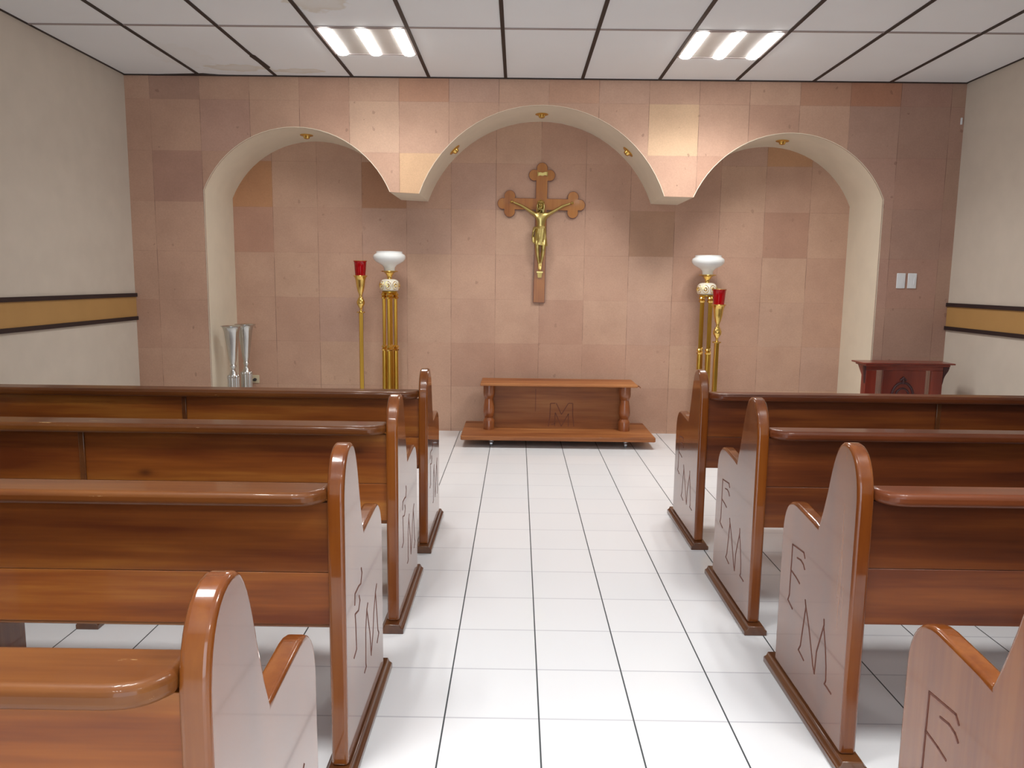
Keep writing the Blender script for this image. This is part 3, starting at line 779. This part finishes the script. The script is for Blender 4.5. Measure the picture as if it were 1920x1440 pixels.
def groove(a, b_, wd=.0035):
    a, b_ = Vector(a), Vector(b_); d = (b_ - a).normalized(); nn = Vector((-d.y, d.x)) * wd
    prism(bm, [a - nn, b_ - nn, b_ + nn, a + nn], lambda q: rel(q[0], 6.7338, q[1]), lambda q: rel(q[0], 6.737, q[1]))
for a, b_ in [((.285, .115), (.297, .20)), ((.297, .20), (.300, .322)), ((.312, .13), (.345, .145)), ((.300, .322), (.345, .325)), ((.345, .240), (.400, .118)), ((.352, .325), (.400, .225)), ((.400, .225), (.460, .325)),
              ((.340, .118), (.345, .240)), ((.400, .118), (.462, .232)), ((.462, .232), (.462, .118)), ((.460, .325), (.498, .325)), ((.498, .325), (.500, .22)), ((.500, .22), (.512, .117))]:
    groove(a, b_)
lt = obj('carved_letter', bm, M['groove'], pn, smooth=False)
bm = bmesh.new(); groove((.168, .25), (.168, .452), .0022); obj('door_seam', bm, M['groove'], pn, smooth=False)
for x in (-.242, .947):
    bm = bmesh.new()
    lathe(bm, [(.049, .100), (.050, .175), (.047, .185), (.040, .195), (.036, .205), (.040, .212), (.047, .235), (.050, .262), (.047, .305), (.040, .352), (.037, .372), (.041, .378), (.044, .392), (.049, .400),
               (.051, .425), (.050, .492)], x - .35, 6.66 - 6.69, 28)
    obj('turned_column', bm, M['stand_col'], st)
for x in (-.211, .929):
    for y in (6.42, 6.95):
        bm = bmesh.new(); lathe(bm, [(.012, .030), (.022, .046), (.022, .066)], x - .35, y - 6.69, 16)
        c_ = obj('caster', bm, M['steel'], st)
        bm = bmesh.new()
        n = 20; pts = [(.024 * math.cos(2 * PI * k / n), .024 * math.sin(2 * PI * k / n)) for k in range(n)]
        prism(bm, pts, lambda p: (x - .35 - .010, y - 6.69 + p[0], .0243 + p[1]), lambda p: (x - .35 + .010, y - 6.69 + p[0], .0243 + p[1]))
        obj('wheel', bm, M['steel'], c_)

# ------------------------------------------------------------------ LECTERN
LY = 5.93
le = empty('lectern', (3.0, LY, 0)); tag(le, 'dark red wooden lectern with slotted front, beside the right wall behind the pews', 'lectern')
def lb(nm, x0, x1, y0_, y1_, z0, z1, m='lect_wood', bev=.003, par=le):
    bm = bmesh.new(); box(bm, x0 - 3, x1 - 3, y0_, y1_, z0, z1); return obj(nm, bm, M[m], par, bevel=bev)
lb('top_board', 2.664, 3.372, -.03, .19, .792, .804, bev=.004)
lb('top_moulding', 2.69, 3.34, -.015, .17, .776, .7915)
lb('front_rail', 2.700, 3.296, 0, .028, .745, .776)
for x0, x1 in ((2.700, 2.783), (3.208, 3.296)): lb('front_stile', x0, x1, 0, .028, .06, .7445)
pc = lb('front_panel', 2.832, 3.165, 0, .024, .06, .7445)
lb('base_board', 2.68, 3.32, -.03, .30, 0, .0595)
for x0 in (2.700, 3.268):
    bm = bmesh.new()
    prism(bm, [(.03, .06), (.075, .06), (.075, .70), (.15, .775), (.03, .775)], lambda p: (x0 - 3, p[0], p[1]), lambda p: (x0 - 3 + .028, p[0], p[1])); obj('side_panel', bm, M['lect_wood'], le, bevel=.002)
for s_, xe in ((1, 3.297), (-1, 2.699)):
    bm = bmesh.new()
    L_ = .046 if s_ > 0 else .012
    pr = [(0, .776), (L_, .776)] + bez((L_, .776), (L_ * 1.0, .73), (.008, .72), (.004, .66), 8) + [(0, .64)]
    prism(bm, pr, lambda p: (xe - 3 + s_ * p[0], .0, p[1]), lambda p: (xe - 3 + s_ * p[0], .028, p[1])); obj('scroll_bracket', bm, M['lect_dark'], le)
bm = bmesh.new()   # carved emblem: a rounded arch shape with small finial
def ring_arc(cx, cz, rx, rz, th, a0, a1, n=20):
    for i in range(n):
        a, b_ = a0 + (a1 - a0) * i / n, a0 + (a1 - a0) * (i + 1) / n
        tube(bm, [(cx + rx * math.cos(a), -.002, cz + rz * math.sin(a)), (cx + rx * math.cos(b_), -.002, cz + rz * math.sin(b_))], [th, th], 6)
ring_arc(2.992 - 3, .545, .082, .105, .010, 0, PI)
ring_arc(2.992 - 3, .545, .050, .060, .007, 0, PI)
tube(bm, [(2.992 - 3 - .024, -.002, .668), (2.992 - 3, -.003, .688), (2.992 - 3 + .024, -.002, .668)], [.008, .012, .008], 8)
tube(bm, [(2.992 - 3, -.002, .64), (2.992 - 3, -.003, .68)], [.014, .010], 8)
obj('carved_emblem', bm, M['lect_dark'], pc)

# ------------------------------------------------------------------ SMALL WALL THINGS
sk = empty('wall_socket', (-2.425, YN, .465)); tag(sk, 'small ivory wall socket with black plug, low beside the silver vases', 'socket')
bm = bmesh.new(); box(bm, -.037, .037, -.008, 0, -.037, .037); obj('cover_plate', bm, M['ivory'], sk, bevel=.003)
bm = bmesh.new(); lathe(bm, [(.014, 0), (.015, .01), (.012, .03), (.006, .034)], 0, 0, 14)
bmesh.ops.rotate(bm, verts=bm.verts[:], cent=(0, 0, 0), matrix=Matrix.Rotation(PI / 2, 3, 'X')); bmesh.ops.translate(bm, verts=bm.verts[:], vec=(.0, -.008, -.004))
pg = obj('plug', bm, M['rubber'], sk)
bm = bmesh.new(); tube(bm, [(0, -.038, -.004), (-.010, -.044, -.006), (-.022, -.036, .006), (-.028, -.020, -.03), (-.030, -.012, -.12), (-.03, -.01, -.45)], [.004, .0045, .0045, .004, .004, .004], 8); obj('cord', bm, M['rubber'], pg)
for i, (x0, x1) in enumerate(((3.116, 3.189), (3.207, 3.281))):
    xm = (x0 + x1) / 2
    sw = empty('light_switch', (xm, YF, 1.434)); hw = (x1 - x0) / 2 - .001
    tag(sw, ('white wall plate on the stone, left one of two above the lectern' if i == 0 else 'right one of two white wall plates above the lectern, with narrow rocker'), 'switch', 'white wall plates')
    bm = bmesh.new(); box(bm, -hw, hw, -.008, 0, -.062, .062); obj('cover_plate', bm, M['white_plastic'], sw, bevel=.004)
    bm = bmesh.new()
    if i: box(bm, .012, .022, -.011, -.008, -.03, .03)
    else: box(bm, -.02, .02, -.0095, -.008, -.045, .045)
    obj('rocker', bm, M['white_plastic'], sw, bevel=.001)
hk = empty('wall_hook', (3.535, YF, 2.706)); tag(hk, 'tiny white wall clip high in the right corner of the stone wall', 'clip')
bm = bmesh.new(); box(bm, -.007, .007, -.012, 0, -.027, .027); obj('clip_body', bm, M['white_plastic'], hk, bevel=.004)

# ------------------------------------------------------------------ SPOTLIGHTS IN THE SOFFITS
def make_spot():
    t = empty('soffit_spotlight', (0, 0, 0))
    bm = bmesh.new()
    n = 24; prof = [(.036, 0), (.054, .0), (.056, -.004), (.050, -.008), (.036, -.010), (.030, -.004)]
    rings = [[bm.verts.new((r_ * math.cos(2 * PI * k / n), r_ * math.sin(2 * PI * k / n), z)) for k in range(n)] for r_, z in prof]
    for i in range(len(rings)):
        a, b_ = rings[i], rings[(i + 1) % len(rings)]
        for k in range(n): j = (k + 1) % n; bm.faces.new((a[k], a[j], b_[j], b_[k]))
    obj('trim_ring', bm, M['brass'], t)
    bm = bmesh.new(); lathe(bm, [(.034, -.001), (.030, -.010), (.026, -.022), (.022, -.030), (.010, -.034)], n=20); obj('bulb', bm, M['brass'], t)
    return t
YM = 6.738
def on_arc(x0, x1, zs, rise, x):
    hw = (x1 - x0) / 2; cx = (x0 + x1) / 2; r = (hw * hw + rise * rise) / (2 * rise); cz = zs + rise - r
    dx = x - cx; dz = math.sqrt(r * r - dx * dx)
    return cz + dz, math.atan2(dx, dz)
sp0 = make_spot()
spots = [(-1.812, (-2.577, -1.058, ZS + .01, .502), 'brass spotlight at the top of the left arch soffit'),
         (-.556, (-.816, 1.18, ZS, .703), 'brass spotlight on the left flank of the middle arch soffit'),
         (.182, (-.816, 1.18, ZS, .703), 'brass spotlight at the crown of the middle arch above the crucifix'),
         (.921, (-.816, 1.18, ZS, .703), 'brass spotlight on the right flank of the middle arch soffit'),
         (2.221, (1.42, 2.96, ZS - .005, .512), 'brass spotlight at the top of the right arch soffit')]
for i, (x, a, lab) in enumerate(spots):
    o = sp0 if i == 0 else copy_tree(sp0)
    z, ang = on_arc(*a, x); o.location = (x - .0015 * math.sin(ang), YM, z - .0015 * math.cos(ang)); o.rotation_euler = (0, ang, 0)
    tag(o, lab, 'spotlight', 'brass spotlights in the arches')
bpy.context.view_layer.update()
